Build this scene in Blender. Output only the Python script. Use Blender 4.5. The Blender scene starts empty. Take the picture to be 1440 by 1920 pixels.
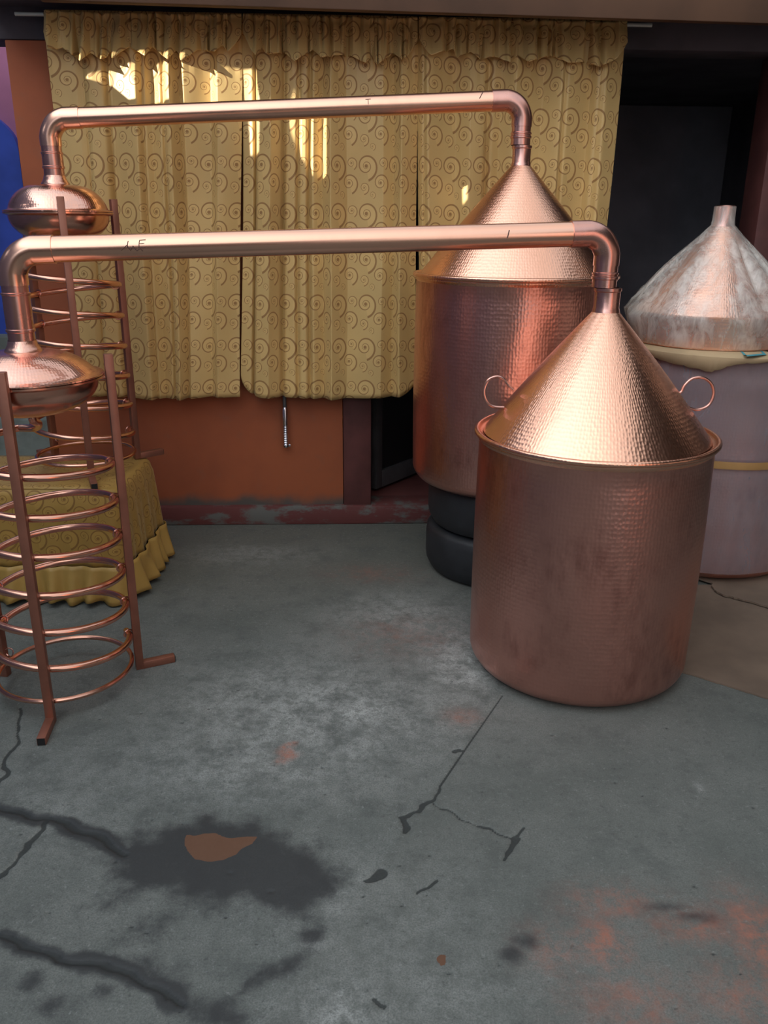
import bpy, bmesh, math, random
import numpy as np
from mathutils import Vector, Matrix
random.seed(7)
PI = math.pi
scene = bpy.context.scene
COL = scene.collection

# ------------------------------------------------------------------ camera
F, PITCH, ROLL, CAMH = 1550.0, math.radians(19.2), math.radians(.45), 1.4
YAW = math.radians(2.5)
WO = Vector((0, 3.87, 0))          # a point of the wall's front face
cam = bpy.data.cameras.new('camera')
cam.sensor_fit = 'VERTICAL'; cam.sensor_height = 24.0
cam.lens = 24.0 * F / 1920.0
cam.clip_start = .05
camo = bpy.data.objects.new('camera', cam); COL.objects.link(camo)
camo.matrix_world = (Matrix.Translation((0, 0, CAMH)) @ Matrix.Rotation(PI/2 - PITCH, 4, 'X')
                     @ Matrix.Rotation(ROLL, 4, 'Z'))
scene.camera = camo

def ray(x, y):
    u = (x - 720) / F; v = (960 - y) / F
    c, s = math.cos(ROLL), math.sin(ROLL)
    u, v = u*c - v*s, u*s + v*c
    cp, sp = math.cos(PITCH), math.sin(PITCH)
    return Vector((u, cp + v*sp, -sp + v*cp))
def at_y(x, y, Y):
    d = ray(x, y); return Vector((0, 0, CAMH)) + d * (Y / d.y)
def at_z(x, y, z=0.0):
    d = ray(x, y); return Vector((0, 0, CAMH)) + d * ((z - CAMH) / d.z)
WN = Vector((-math.sin(YAW), math.cos(YAW), 0)); WT = Vector((math.cos(YAW), math.sin(YAW), 0))
def wall_sz(x, y, dep=0.0):
    d = ray(x, y); o = Vector((0, 0, CAMH))
    k = (-dep - (o - WO).dot(WN)) / d.dot(WN); p = o + d*k
    return (p - WO).dot(WT), p.z
WM = Matrix.Translation(WO) @ Matrix.Rotation(YAW, 4, 'Z')     # wall space: x along, y into the wall

# ------------------------------------------------------------------ node helpers
class NT:
    def __init__(s, nt): s.nt = nt
    def n(s, t, **kw):
        o = s.nt.nodes.new(t)
        for k, v in kw.items(): setattr(o, k, v)
        return o
    def set(s, sock, v):
        if v is None: return
        if isinstance(v, bpy.types.NodeSocket): s.nt.links.new(v, sock)
        else: sock.default_value = v
    def m(s, op, a, b=None, c=None, clamp=False):
        o = s.n('ShaderNodeMath', operation=op); o.use_clamp = clamp
        s.set(o.inputs[0], a); s.set(o.inputs[1], b); s.set(o.inputs[2], c)
        return o.outputs[0]
    def mix(s, f, a, b, blend='MIX'):
        o = s.n('ShaderNodeMix', data_type='RGBA', blend_type=blend)
        s.set(o.inputs[0], f)
        s.set(o.inputs[6], a if isinstance(a, bpy.types.NodeSocket) else (*a, 1))
        s.set(o.inputs[7], b if isinstance(b, bpy.types.NodeSocket) else (*b, 1))
        return o.outputs[2]
    def noise(s, vec, scale, detail=3.0, rough=.55, dist=0.0):
        o = s.n('ShaderNodeTexNoise'); s.set(o.inputs['Vector'], vec)
        o.inputs['Scale'].default_value = scale; o.inputs['Detail'].default_value = detail
        o.inputs['Roughness'].default_value = rough; o.inputs['Distortion'].default_value = dist
        return o.outputs['Fac']
    def rng(s, v, a, b, c=0.0, d=1.0, smooth=True):
        o = s.n('ShaderNodeMapRange'); o.interpolation_type = 'SMOOTHSTEP' if smooth else 'LINEAR'
        s.set(o.inputs[0], v); o.inputs[1].default_value = a; o.inputs[2].default_value = b
        o.inputs[3].default_value = c; o.inputs[4].default_value = d
        return o.outputs[0]
    def bump(s, h, strength, dist, normal=None):
        o = s.n('ShaderNodeBump'); o.inputs['Strength'].default_value = strength
        o.inputs['Distance'].default_value = dist; s.set(o.inputs['Height'], h)
        if normal: s.set(o.inputs['Normal'], normal)
        return o.outputs[0]
    def attr(s, name):
        return s.n('ShaderNodeAttribute', attribute_name=name)
    def scale(s, vec, v):
        o = s.n('ShaderNodeMapping'); s.set(o.inputs[0], vec); o.inputs['Scale'].default_value = v
        return o.outputs[0]
def mat(name):
    m = bpy.data.materials.new(name); m.use_nodes = True
    t = NT(m.node_tree); b = m.node_tree.nodes['Principled BSDF']
    return m, t, b
def coord(t, kind='Object'):
    return t.n('ShaderNodeTexCoord').outputs[kind]
def plain(name, col, rough=.6, metal=0.0, var=.12, scale=8.0, bump=0.0, spec=.5):
    m, t, b = mat(name); v = coord(t)
    f = t.noise(v, scale, 5)
    lo = tuple(c*(1-var) for c in col); hi = tuple(min(1, c*(1+var)) for c in col)
    t.set(b.inputs['Base Color'], t.mix(t.rng(f, .3, .7), lo, hi))
    b.inputs['Roughness'].default_value = rough; b.inputs['Metallic'].default_value = metal
    b.inputs['Specular IOR Level'].default_value = spec
    if bump: t.set(b.inputs['Normal'], t.bump(t.noise(v, scale*6, 4), bump, .004))
    return m

def copper(name, col=(.88, .50, .40), rough=.25, hammer=0.0, cell=90.0, dull=.25, aspect=1.0, wave=0.0):
    m, t, b = mat(name)
    uv = coord(t, 'UV'); ob = coord(t)
    big = t.noise(ob, 4.0, 5, .6); fine = t.noise(t.scale(ob, (1, 1, .35)), 34.0, 4, .6)
    tarn = t.m('MULTIPLY', t.rng(big, .42, .74), t.rng(fine, .25, .8))
    c = t.mix(t.m('MULTIPLY', tarn, dull*2.0), col, (col[0]*.62, col[1]*.55, col[2]*.55))
    t.set(b.inputs['Base Color'], c)
    b.inputs['Metallic'].default_value = 1.0
    t.set(b.inputs['Roughness'], t.m('ADD', rough-.04, t.m('MULTIPLY', big, .12)))
    if hammer:
        vo = t.n('ShaderNodeTexVoronoi'); vo.feature = 'SMOOTH_F1'
        t.set(vo.inputs['Vector'], t.scale(uv, (1, aspect, 1))); vo.inputs['Scale'].default_value = cell
        vo.inputs['Smoothness'].default_value = .35; vo.inputs['Randomness'].default_value = .4
        nrm = t.bump(vo.outputs['Distance'], hammer, .004)
        if wave:
            nrm = t.bump(t.noise(uv, 9.0, 2), wave, .012, nrm)
        t.set(b.inputs['Normal'], nrm)
    elif wave:
        t.set(b.inputs['Normal'], t.bump(t.noise(ob, 20.0, 3), wave, .003))
    return m

M = {}
M['cone'] = copper('hammered_copper_cone', (.93, .52, .37), .24, .22, 95.0, .18, .8, .05)
M['body'] = copper('hammered_copper_body', (.75, .38, .315), .28, .22, 90.0, .60, .8, .14)
M['pipe'] = copper('smooth_copper_pipe', (.95, .55, .40), .23, 0, dull=.10)
M['dark_pipe'] = copper('flux_darkened_copper', (.72, .40, .34), .26, 0, dull=.5, wave=.15)
M['dome'] = copper('hammered_copper_dome', (.92, .53, .42), .20, .14, 95.0, .15, 1.0, .03)
M['coil'] = copper('copper_tube', (.80, .42, .31), .20, 0, dull=.15)
M['post'] = plain('copper_painted_steel', (.30, .125, .085), .42, .55, .10, 12)
M['hollow_shade'] = plain('tube_hollow_dark', (.008, .008, .009), .8)
M['ink'] = plain('black_marker', (.10, .05, .04), .6)
M['black_rubber'] = plain('black_rubber', (.022, .024, .028), .55, 0, .25, 9, .2)
M['orange'] = None
M['maroon'] = plain('maroon_paint', (.11, .035, .032), .6, 0, .3, 5, .15)
M['dark_red'] = plain('dark_red_paint', (.17, .04, .035), .55, 0, .3, 6, .15)
M['dark_wall'] = plain('dark_room_plaster', (.21, .20, .23), .9, 0, .2, 2)
M['dark_beam'] = plain('dark_painted_beam', (.085, .075, .09), .8, 0, .25, 4)
M['brown_board'] = plain('brown_fascia_board', (.095, .045, .023), .7, 0, .2, 3, .1)
M['blue'] = plain('lens_flare_blue', (.05, .11, .60), .45, 0, .2, 3)  # blue glow of lens flare, painted onto the dark arched doorway
M['flare_wall'] = plain('flare_lit_plaster', (.46, .17, .30), .8, 0, .12, 3)  # maroon plaster, lightened to violet for the flare's glow
M['grey_wall'] = plain('grey_courtyard_render', (.26, .24, .23), .9, 0, .2, 1.5)
M['steps'] = plain('grey_green_concrete', (.22, .25, .23), .9, 0, .25, 7, .2)
M['chrome'] = plain('chrome', (.72, .74, .80), .2, 1.0, .05)
M['rod'] = plain('pale_metal_rod', (.62, .68, .66), .35, .2, .05)
M['dark_frame'] = plain('dark_metal_frame', (.10, .095, .10), .5, .2, .2)
M['glass'] = plain('dark_glass', (.018, .019, .022), .25, 0, .1)
M['tape'] = plain('brown_packing_tape', (.42, .24, .09), .3, 0, .1)
M['teal'] = plain('teal_print', (.05, .30, .36), .7)
M['flap'] = plain('cardboard_pale', (.46, .34, .20), .85, 0, .12, 6)
M['cardboard'] = plain('cardboard_brown', (.17, .125, .092), .85, 0, .18, 4)

def orange_mat():
    m, t, b = mat('orange_wall_paint'); v = coord(t)
    f = t.noise(v, 2.2, 5); g = t.noise(v, 14, 5)
    c = t.mix(t.rng(f, .35, .7), (.42, .115, .045), (.32, .09, .040))
    c = t.mix(t.m('MULTIPLY', t.rng(g, .55, .75), .35), c, (.30, .12, .07))
    # dirty grey splash along the foot of the wall
    z = t.n('ShaderNodeSeparateXYZ'); t.set(z.inputs[0], v)
    hz = t.m('ADD', z.outputs[2], t.m('MULTIPLY', t.m('SUBTRACT', t.noise(v, 7, 4), .5), .12))
    c = t.mix(t.rng(hz, .16, .09), c, (.11, .10, .09))
    t.set(b.inputs['Base Color'], c); b.inputs['Roughness'].default_value = .75
    t.set(b.inputs['Normal'], t.bump(g, .15, .004))
    return m
M['orange'] = orange_mat()

def baseboard_mat():
    m, t, b = mat('worn_red_baseboard_paint'); v = coord(t)
    f = t.noise(t.scale(v, (1, 1, 2.5)), 4.5, 6, .65)
    c = t.mix(t.rng(f, .48, .60), (.13, .035, .032), (.13, .13, .12))
    t.set(b.inputs['Base Color'], c); b.inputs['Roughness'].default_value = .75
    t.set(b.inputs['Normal'], t.bump(f, .3, .006))
    return m
M['baseboard'] = baseboard_mat()

# brocade with scrolls, UV in metres
def scroll_group():
    g = bpy.data.node_groups.new('scroll', 'ShaderNodeTree')
    I = g.interface
    for nm in ('X', 'Y', 'CX', 'CY', 'R', 'Phase'):
        I.new_socket(nm, in_out='INPUT', socket_type='NodeSocketFloat')
    I.new_socket('Line', in_out='OUTPUT', socket_type='NodeSocketFloat')
    I.new_socket('Disc', in_out='OUTPUT', socket_type='NodeSocketFloat')
    t = NT(g); gi = t.n('NodeGroupInput'); go = t.n('NodeGroupOutput')
    X, Y, CX, CY, R, P = gi.outputs[:6]
    dx = t.m('SUBTRACT', X, CX); dy = t.m('SUBTRACT', Y, CY)
    r = t.m('SQRT', t.m('ADD', t.m('MULTIPLY', dx, dx), t.m('MULTIPLY', dy, dy)))
    th = t.m('ARCTAN2', dy, dx)
    tn = t.m('FRACT', t.m('SUBTRACT', P, t.m('DIVIDE', th, 2*PI)))       # 0..1 clockwise round the centre
    rr = t.m('DIVIDE', r, R)                                            # 1 at the rim
    k = t.m('MULTIPLY', t.m('LOGARITHM', t.m('MAXIMUM', rr, .01), math.e), 1.1423)
    ph = t.m('FRACT', t.m('ADD', t.m('SUBTRACT', k, tn), .62))
    d = t.m('ABSOLUTE', t.m('SUBTRACT', ph, .5))
    line = t.rng(d, .07, .125, 1, 0)
    rim = t.m('POWER', 2.4, tn)                                         # grows into a long tail
    inside = t.rng(t.m('DIVIDE', rr, rim), .97, 1.0, 1, 0)
    dot = t.rng(rr, .22, .30, 1, 0)
    out = t.m('MAXIMUM', t.m('MULTIPLY', line, inside), dot)
    t.set(go.inputs[0], out); t.set(go.inputs[1], t.rng(t.m('DIVIDE', rr, rim), .8, .95, 1, 0))
    return g
SG = scroll_group()
def brocade(name, ground, line, scale=1.0, trans=.0):
    m, t, b = mat(name)
    uv = coord(t, 'UV'); ob = coord(t)
    s = t.n('ShaderNodeSeparateXYZ'); t.set(s.inputs[0], uv)
    TW, TH = .122*scale, .160*scale
    fx = t.m('FRACT', t.m('DIVIDE', s.outputs[0], TW))
    fy = t.m('FRACT', t.m('DIVIDE', s.outputs[1], TH))
    x = t.m('MULTIPLY', fx, TW); y = t.m('MULTIPLY', fy, TH)
    line_f = None; disc = None
    for cx, cy, R, p in ((.038, .102, .0225, -.22), (.094, .046, .0175, -.20), (.030, .030, .0105, -.25), (.104, .112, .0110, -.18), (.062, .006, .0065, -.2)):
        for ox in (0, -1, 1):
            if ox and not (cx*scale + ox*TW > -R*2.5*scale and cx*scale + ox*TW < TW + R*2.5*scale): continue
            for oy in (0, -1, 1):
                if oy and not (cy*scale + oy*TH > -R*2.5*scale and cy*scale + oy*TH < TH + R*2.5*scale): continue
                n = t.n('ShaderNodeGroup'); n.node_tree = SG
                t.set(n.inputs[0], x); t.set(n.inputs[1], y)
                n.inputs[2].default_value = cx*scale + ox*TW; n.inputs[3].default_value = cy*scale + oy*TH
                n.inputs[4].default_value = R*scale; n.inputs[5].default_value = p
                line_f = n.outputs[0] if line_f is None else t.m('MAXIMUM', line_f, n.outputs[0])
                disc = n.outputs[1] if disc is None else t.m('MAXIMUM', disc, n.outputs[1])
    wob = t.noise(ob, 3.0, 3)
    gcol = t.mix(t.rng(wob, .3, .7), ground, tuple(c*.86 for c in ground))
    gcol = t.mix(t.m('MULTIPLY', disc, .30), gcol, tuple(min(1, c*1.25) for c in ground))
    thread = t.noise(t.scale(uv, (1, 5, 1)), 900, 2)
    gcol = t.mix(t.m('MULTIPLY', thread, .22), gcol, line)
    c = t.mix(t.m('MULTIPLY', line_f, .85), gcol, line)
    t.set(b.inputs['Base Color'], c)
    t.set(b.inputs['Roughness'], t.rng(line_f, 0, 1, .40, .62, False))
    b.inputs['Specular IOR Level'].default_value = .35
    b.inputs['Sheen Weight'].default_value = .25; b.inputs['Sheen Roughness'].default_value = .4
    b.inputs['Sheen Tint'].default_value = (1, .85, .5, 1)
    t.set(b.inputs['Normal'], t.bump(t.m('ADD', line_f, t.m('MULTIPLY', t.noise(ob, 22, 3), .8)), .12, .004))
    return m
M['curtain'] = brocade('gold_scroll_brocade_lit', (.74, .52, .215), (.30, .150, .055), 1.18)  # colour raised to make up for the dim light under the eave
M['cover'] = brocade('gold_scroll_brocade_shaded', (.42, .26, .065), (.20, .10, .026), .95)  # same cloth as the curtains, darkened for the weaker light low down
M['ruffle'] = plain('plain_gold_satin', (.42, .265, .07), .42, 0, .1, 5)

def film(name, lo, hi, col=(.78, .76, .74), scale=7.0, rough=.22, stretch=(1, 1, 1), crinkle=.55):
    m, t, b = mat(name); v = t.scale(coord(t), stretch)
    f = t.noise(v, scale, 6, .65, .6); g = t.noise(v, scale*3.5, 4, .6, 1.0)
    b.inputs['Base Color'].default_value = (*col, 1); b.inputs['Roughness'].default_value = rough
    b.inputs['Specular IOR Level'].default_value = .9
    t.set(b.inputs['Normal'], t.bump(t.m('ADD', f, t.m('MULTIPLY', g, .5)), crinkle, .012))
    tr = t.n('ShaderNodeBsdfTransparent')
    mx = t.n('ShaderNodeMixShader')
    t.set(mx.inputs[0], t.rng(t.m('ADD', t.m('MULTIPLY', f, .6), t.m('MULTIPLY', g, .4)), .38, .64, lo, hi))
    t.set(mx.inputs[1], tr.outputs[0]); t.set(mx.inputs[2], b.outputs[0])
    out = [n for n in m.node_tree.nodes if n.type == 'OUTPUT_MATERIAL'][0]
    t.set(out.inputs[0], mx.outputs[0])
    return m
M['film'] = film('cling_film', .20, .62, (.86, .85, .80), 7.0, .10, (1, 1, .30), .95)
M['bubble'] = film('bubble_wrap', .40, .56, (.38, .34, .38), 4.0, .20, (1, 1, .22), .35)

def floor_mat():
    m, t, b = mat('worn_concrete'); v = coord(t)
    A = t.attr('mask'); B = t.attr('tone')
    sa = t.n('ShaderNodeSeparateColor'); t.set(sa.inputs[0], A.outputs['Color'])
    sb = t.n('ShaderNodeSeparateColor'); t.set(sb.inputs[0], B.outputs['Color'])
    n1 = t.noise(v, 2.6, 8, .66); n2 = t.noise(v, 9.0, 8, .72); n3 = t.noise(v, 70.0, 5, .75); n4 = t.noise(v, 240.0, 3, .7)
    n5 = t.noise(v, 26.0, 9, .78, .3)
    sp = t.n('ShaderNodeSeparateXYZ'); t.set(sp.inputs[0], v)
    c = t.mix(t.rng(n1, .32, .70), (.125, .140, .130), (.192, .206, .192))
    back = t.rng(sp.outputs[1], 2.5, 3.7)
    c = t.mix(t.m('MULTIPLY', back, .65), c, (.135, .130, .100))                       # olive tone towards the wall
    c = t.mix(t.m('MULTIPLY', t.rng(n2, .48, .66), .50), c, (.088, .098, .095))
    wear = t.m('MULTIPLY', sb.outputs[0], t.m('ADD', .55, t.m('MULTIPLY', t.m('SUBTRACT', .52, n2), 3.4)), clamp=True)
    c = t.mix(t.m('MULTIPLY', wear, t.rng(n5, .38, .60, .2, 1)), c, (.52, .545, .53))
    c = t.mix(t.m('MULTIPLY', t.rng(n5, .54, .68), .40), c, (.075, .083, .082))
    c = t.mix(t.m('MULTIPLY', t.rng(n3, .55, .68), .55), c, (.055, .062, .062))
    c = t.mix(t.m('MULTIPLY', t.rng(n3, .44, .32), .38), c, (.36, .385, .375))
    c = t.mix(t.rng(n4, .40, .62, 0, .45), c, (.070, .078, .078))
    c = t.mix(t.m('MULTIPLY', sb.outputs[2], .30), c, (.110, .118, .108))
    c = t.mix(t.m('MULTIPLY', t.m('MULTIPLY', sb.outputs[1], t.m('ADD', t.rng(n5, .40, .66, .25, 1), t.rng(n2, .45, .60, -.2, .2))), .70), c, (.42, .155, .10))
    wet = t.rng(t.m('ADD', sa.outputs[0], t.m('ADD', t.m('MULTIPLY', t.m('SUBTRACT', n2, .5), .9), t.m('MULTIPLY', t.m('SUBTRACT', n5, .5), .7))), .10, .72)
    c = t.mix(t.m('MULTIPLY', t.m('MULTIPLY', wet, t.rng(sa.outputs[0], 0, .12)), .90), c, (.034, .037, .040))
    c = t.mix(t.rng(sa.outputs[2], .4, .6), c, t.mix(n5, (.125, .062, .036), (.165, .088, .056)))
    c = t.mix(t.m('MULTIPLY', t.rng(sa.outputs[1], .3, .7), .85), c, (.030, .034, .034))
    t.set(b.inputs['Base Color'], c)
    b.inputs['Specular IOR Level'].default_value = .3
    t.set(b.inputs['Roughness'], t.m('SUBTRACT', .82, t.m('MULTIPLY', wet, .25)))
    h = t.m('ADD', t.m('MULTIPLY', n2, .5), t.m('ADD', t.m('MULTIPLY', n3, .35), t.m('MULTIPLY', sa.outputs[1], -.5)))
    t.set(b.inputs['Normal'], t.bump(h, .35, .005))
    return m
M['floor'] = floor_mat()

# ------------------------------------------------------------------ mesh helpers
def link(name, bm, m, parent=None, smooth=True, mw=None, angle=.6):
    me = bpy.data.meshes.new(name); bm.normal_update(); bm.to_mesh(me); bm.free()
    o = bpy.data.objects.new(name, me); COL.objects.link(o)
    if m: me.materials.append(m)
    if smooth:
        me.polygons.foreach_set('use_smooth', [True]*len(me.polygons))
        if angle: me.set_sharp_from_angle(angle=angle)
    if parent: o.parent = parent
    if mw is not None: o.matrix_world = mw
    return o
def tag(o, label, cat, group=None):
    o['label'] = label; o['category'] = cat
    if group: o['group'] = group
    return o
def empty(name, loc, label, cat, group=None, rz=0):
    o = bpy.data.objects.new(name, None); COL.objects.link(o); o.location = loc
    o.rotation_euler = (0, 0, rz); o.empty_display_size = .1
    return tag(o, label, cat, group)
def struct(o): o['kind'] = 'structure'; return o

def bm_box(x0, x1, y0, y1, z0, z1, bevel=0.0, bm=None, mtx=None):
    b = bmesh.new()
    bmesh.ops.create_cube(b, size=1.0)
    for v in b.verts:
        v.co = Vector((x0+(v.co.x+.5)*(x1-x0), y0+(v.co.y+.5)*(y1-y0), z0+(v.co.z+.5)*(z1-z0)))
    if bevel: bmesh.ops.bevel(b, geom=b.edges[:], offset=bevel, segments=2, affect='EDGES', profile=.5)
    if mtx: b.transform(mtx)
    if bm is None: return b
    me = bpy.data.meshes.new('tmp'); b.to_mesh(me); b.free(); bm.from_mesh(me); bpy.data.meshes.remove(me)
    return bm
def grid_faces(bm, rows, wrap=False, uvs=None):
    """rows: list of lists of Vector; uvs: same shape of (u,v)"""
    uvl = bm.loops.layers.uv.verify() if uvs else None
    V = [[bm.verts.new(p) for p in r] for r in rows]
    n = len(rows[0])
    for i in range(len(rows)-1):
        for j in range(n if wrap else n-1):
            k = (j+1) % n
            f = bm.faces.new((V[i][j], V[i][k], V[i+1][k], V[i+1][j]))
            if uvs:
                for l, (a, b_) in zip(f.loops, ((i, j), (i, k), (i+1, k), (i+1, j))):
                    u, v = uvs[a][b_]
                    if wrap and k == 0 and b_ == 0: u = uvs[a][n-1][0] + (uvs[a][n-1][0]-uvs[a][n-2][0])
                    l[uvl].uv = (u, v)
    return V
def lathe(profile, n=96, cap0=False, cap1=False, bm=None, wobble=0.0, seed=0, centre=(0, 0)):
    """profile [(r,z)] bottom to top"""
    bm = bm or bmesh.new()
    rows, uvs = [], []; L = 0; rref = max(p[0] for p in profile)
    rnd = random.Random(seed); ph = [rnd.uniform(0, 6.28) for _ in range(4)]
    for i, (r, z) in enumerate(profile):
        if i: L += math.hypot(r-profile[i-1][0], z-profile[i-1][1])
        row, uvr = [], []
        for j in range(n):
            a = 2*PI*j/n
            w = 1 + wobble*(math.sin(3*a+ph[0])*.5 + math.sin(7*a+ph[1])*.3*math.cos(z*9+ph[2]) + math.sin(13*a+ph[3])*.2)
            row.append(Vector((centre[0]+r*w*math.cos(a), centre[1]+r*w*math.sin(a), z)))
            uvr.append((a*rref, L))
        rows.append(row); uvs.append(uvr)
    V = grid_faces(bm, rows, True, uvs)
    if cap0: bm.faces.new(V[0][::-1])
    if cap1: bm.faces.new(V[-1])
    return bm
def tube(path, r, n=12, cap=True, closed=False, bm=None):
    bm = bm or bmesh.new()
    P = [Vector(p) for p in path]; N = len(P)
    T = []
    for i in range(N):
        if closed: d = P[(i+1) % N]-P[i-1]
        else: d = P[min(i+1, N-1)]-P[max(i-1, 0)]
        T.append(d.normalized())
    ref = Vector((0, 0, 1)) if abs(T[0].z) < .9 else Vector((1, 0, 0))
    nrm = (ref - T[0]*ref.dot(T[0])).normalized()
    rows = []
    rad = r if hasattr(r, '__len__') else [r]*N
    for i in range(N):
        nrm = (nrm - T[i]*nrm.dot(T[i])).normalized(); bi = T[i].cross(nrm)
        rows.append([P[i] + (nrm*math.cos(2*PI*j/n) + bi*math.sin(2*PI*j/n))*rad[i] for j in range(n)])
    if closed: rows.append(rows[0])
    if closed:
        V = [[bm.verts.new(p) for p in rw] for rw in rows[:-1]]; V.append(V[0])
        for i in range(N):
            for j in range(n): bm.faces.new((V[i][j], V[i][(j+1) % n], V[i+1][(j+1) % n], V[i+1][j]))
    else:
        V = grid_faces(bm, rows, True)
        if cap: bm.faces.new(V[0][::-1]); bm.faces.new(V[-1])
    bmesh.ops.recalc_face_normals(bm, faces=bm.faces[:])
    return bm
def smooth_path(pts, sub=8):
    P = [Vector(p) for p in pts]; out = []
    for i in range(len(P)-1):
        a, b, c, d = P[max(i-1, 0)], P[i], P[i+1], P[min(i+2, len(P)-1)]
        for k in range(sub):
            s = k/sub
            out.append(.5*((2*b)+(c-a)*s+(2*a-5*b+4*c-d)*s*s+(3*b-a-3*c+d)*s**3))
    out.append(P[-1]); return out
def prism(outline, z0, z1, bm=None):
    """closed xy outline extruded"""
    bm = bm or bmesh.new()
    lo = [bm.verts.new((p[0], p[1], z0 if len(p) < 3 else p[2])) for p in outline]
    hi = [bm.verts.new((p[0], p[1], (z0 if len(p) < 3 else p[2]) + (z1-z0))) for p in outline]
    n = len(lo)
    bm.faces.new(lo[::-1]); bm.faces.new(hi)
    for i in range(n): bm.faces.new((lo[i], lo[(i+1) % n], hi[(i+1) % n], hi[i]))
    return bm

# ------------------------------------------------------------------ floor
def vnoise(x, y, s, seed=0):
    rs = np.random.RandomState(seed); G = rs.rand(256, 256)
    X = x*s + 1000; Y = y*s + 1000
    xi = np.floor(X).astype(int); yi = np.floor(Y).astype(int); fx = X-xi; fy = Y-yi
    fx = fx*fx*(3-2*fx); fy = fy*fy*(3-2*fy)
    g = lambda a, b: G[a % 256, b % 256]
    return (g(xi, yi)*(1-fx)*(1-fy)+g(xi+1, yi)*fx*(1-fy)+g(xi, yi+1)*(1-fx)*fy+g(xi+1, yi+1)*fx*fy)
def build_floor():
    st = .0052
    xs = np.concatenate([np.linspace(-9, -1.75, 12)[:-1], np.arange(-1.75, 1.9, st), np.linspace(1.92, 12, 12)])
    ys = np.concatenate([np.linspace(-14, .98, 16)[:-1], np.arange(.98, 3.95, st), np.linspace(3.97, 7.5, 10)])
    X, Y = np.meshgrid(xs, ys); X = X.ravel(); Y = Y.ravel()
    wx = X + (vnoise(X, Y, 16, 1)-.5)*.05 + (vnoise(X, Y, 55, 2)-.5)*.018
    wy = Y + (vnoise(X, Y, 16, 3)-.5)*.05 + (vnoise(X, Y, 55, 4)-.5)*.018
    cx_ = X + (vnoise(X, Y, 22, 5)-.5)*.022 + (vnoise(X, Y, 60, 6)-.5)*.007
    cy_ = Y + (vnoise(X, Y, 22, 7)-.5)*.022 + (vnoise(X, Y, 60, 8)-.5)*.007
    def G(p): q = at_z(*p); return np.array([q.x, q.y])
    def seg(px, py, a, b):
        d = b-a; L = (d*d).sum(); t = np.clip(((px-a[0])*d[0]+(py-a[1])*d[1])/L, 0, 1)
        return np.hypot(px-a[0]-t*d[0], py-a[1]-t*d[1]), t
    crack = np.zeros_like(X); wet = np.zeros_like(X); brown = np.zeros_like(X)
    light = np.zeros_like(X); red = np.zeros_like(X); slab_and_band = np.zeros_like(X)
    def add_crack(pts, w0, w1, straight=False, arr=None, soft=.006):
        nonlocal crack, wet
        P = [G(p) for p in pts]; n = len(P)-1
        for i in range(n):
            d, t = seg(X if straight else cx_, Y if straight else cy_, P[i], P[i+1])
            w = w0 + (w1-w0)*(i+t)/n
            v = np.clip(1-(d-w)/soft, 0, 1)
            if arr == 'wet': wet = np.maximum(wet, np.clip(1-(d-w)/.030, 0, 1))
            else: crack = np.maximum(crack, v)
    def poly(pts, soft, px=None, py=None):
        px = wx if px is None else px; py = wy if py is None else py
        P = [G(p) for p in pts]; ins = np.zeros(len(px), bool); dm = np.full(len(px), 9.)
        for i in range(len(P)):
            a, b = P[i], P[(i+1) % len(P)]
            c = ((a[1] > py) != (b[1] > py)) & (px < (b[0]-a[0])*(py-a[1])/(b[1]-a[1]+1e-12)+a[0])
            ins ^= c; dm = np.minimum(dm, seg(px, py, a, b)[0])
        sd = np.where(ins, dm, -dm)
        return np.clip(.5+sd/soft, 0, 1)
    def blob(p, rx, ry):
        c = G(p); return np.exp(-((X-c[0])/rx)**2-((Y-c[1])/ry)**2)
    add_crack([(-40, 1503), (30, 1520), (75, 1529), (120, 1545), (165, 1560), (200, 1578), (235, 1605)], .003, .006)
    add_crack([(0, 1515), (120, 1545), (200, 1578), (235, 1605)], .003, .014, arr='wet')
    add_crack([(85, 1538), (50, 1590), (20, 1625), (-30, 1670)], .0015, .004)
    add_crack([(-40, 1750), (60, 1772), (120, 1797), (200, 1815), (250, 1825), (300, 1850), (350, 1875)], .004, .004)
    add_crack([(0, 1757), (120, 1795), (250, 1825), (340, 1872)], .002, .014, arr='wet')
    add_crack([(40, 1330), (36, 1375), (15, 1420), (5, 1455), (-30, 1500)], .001, .004)
    add_crack([(942, 1304), (878, 1396), (824, 1475)], .0001, .0012, True, soft=.004)
    add_crack([(824, 1475), (790, 1522), (770, 1528), (748, 1532), (757, 1556)], .0008, .006)
    add_crack([(806, 1500), (870, 1535), (910, 1552), (960, 1568), (978, 1553)], -.001, .0006)
    add_crack([(968, 1566), (950, 1598), (942, 1612)], .006, .003)
    add_crack([(822, 1652), (805, 1665), (788, 1675)], .0015, .0015)
    add_crack([(860, 1405), (850, 1408)], .006, .004)
    add_crack([(712, 1633), (692, 1648)], .008, .006)
    add_crack([(705, 1870), (722, 1885)], .002, .001)
    wet = np.maximum(wet, poly([(212, 1592), (270, 1562), (330, 1556), (378, 1538), (440, 1548), (515, 1560), (548, 1592), (600, 1605), (640, 1640), (615, 1675), (560, 1712), (480, 1690), (430, 1712), (380, 1680), (300, 1672), (232, 1690), (250, 1650), (236, 1625)], .14))
    wet = np.maximum(wet, .42*poly([(215, 1730), (250, 1690), (560, 1690), (600, 1700), (500, 1730), (330, 1760), (180, 1790)], .16))
    wet = np.maximum(wet, .85*poly([(255, 1800), (300, 1798), (330, 1830), (370, 1860), (450, 1868), (470, 1890), (430, 1925), (380, 1905), (300, 1850)], .09))
    wet = np.maximum(wet, .75*poly([(515, 1805), (545, 1788), (572, 1792), (540, 1830), (480, 1855), (440, 1858)], .05))
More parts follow.
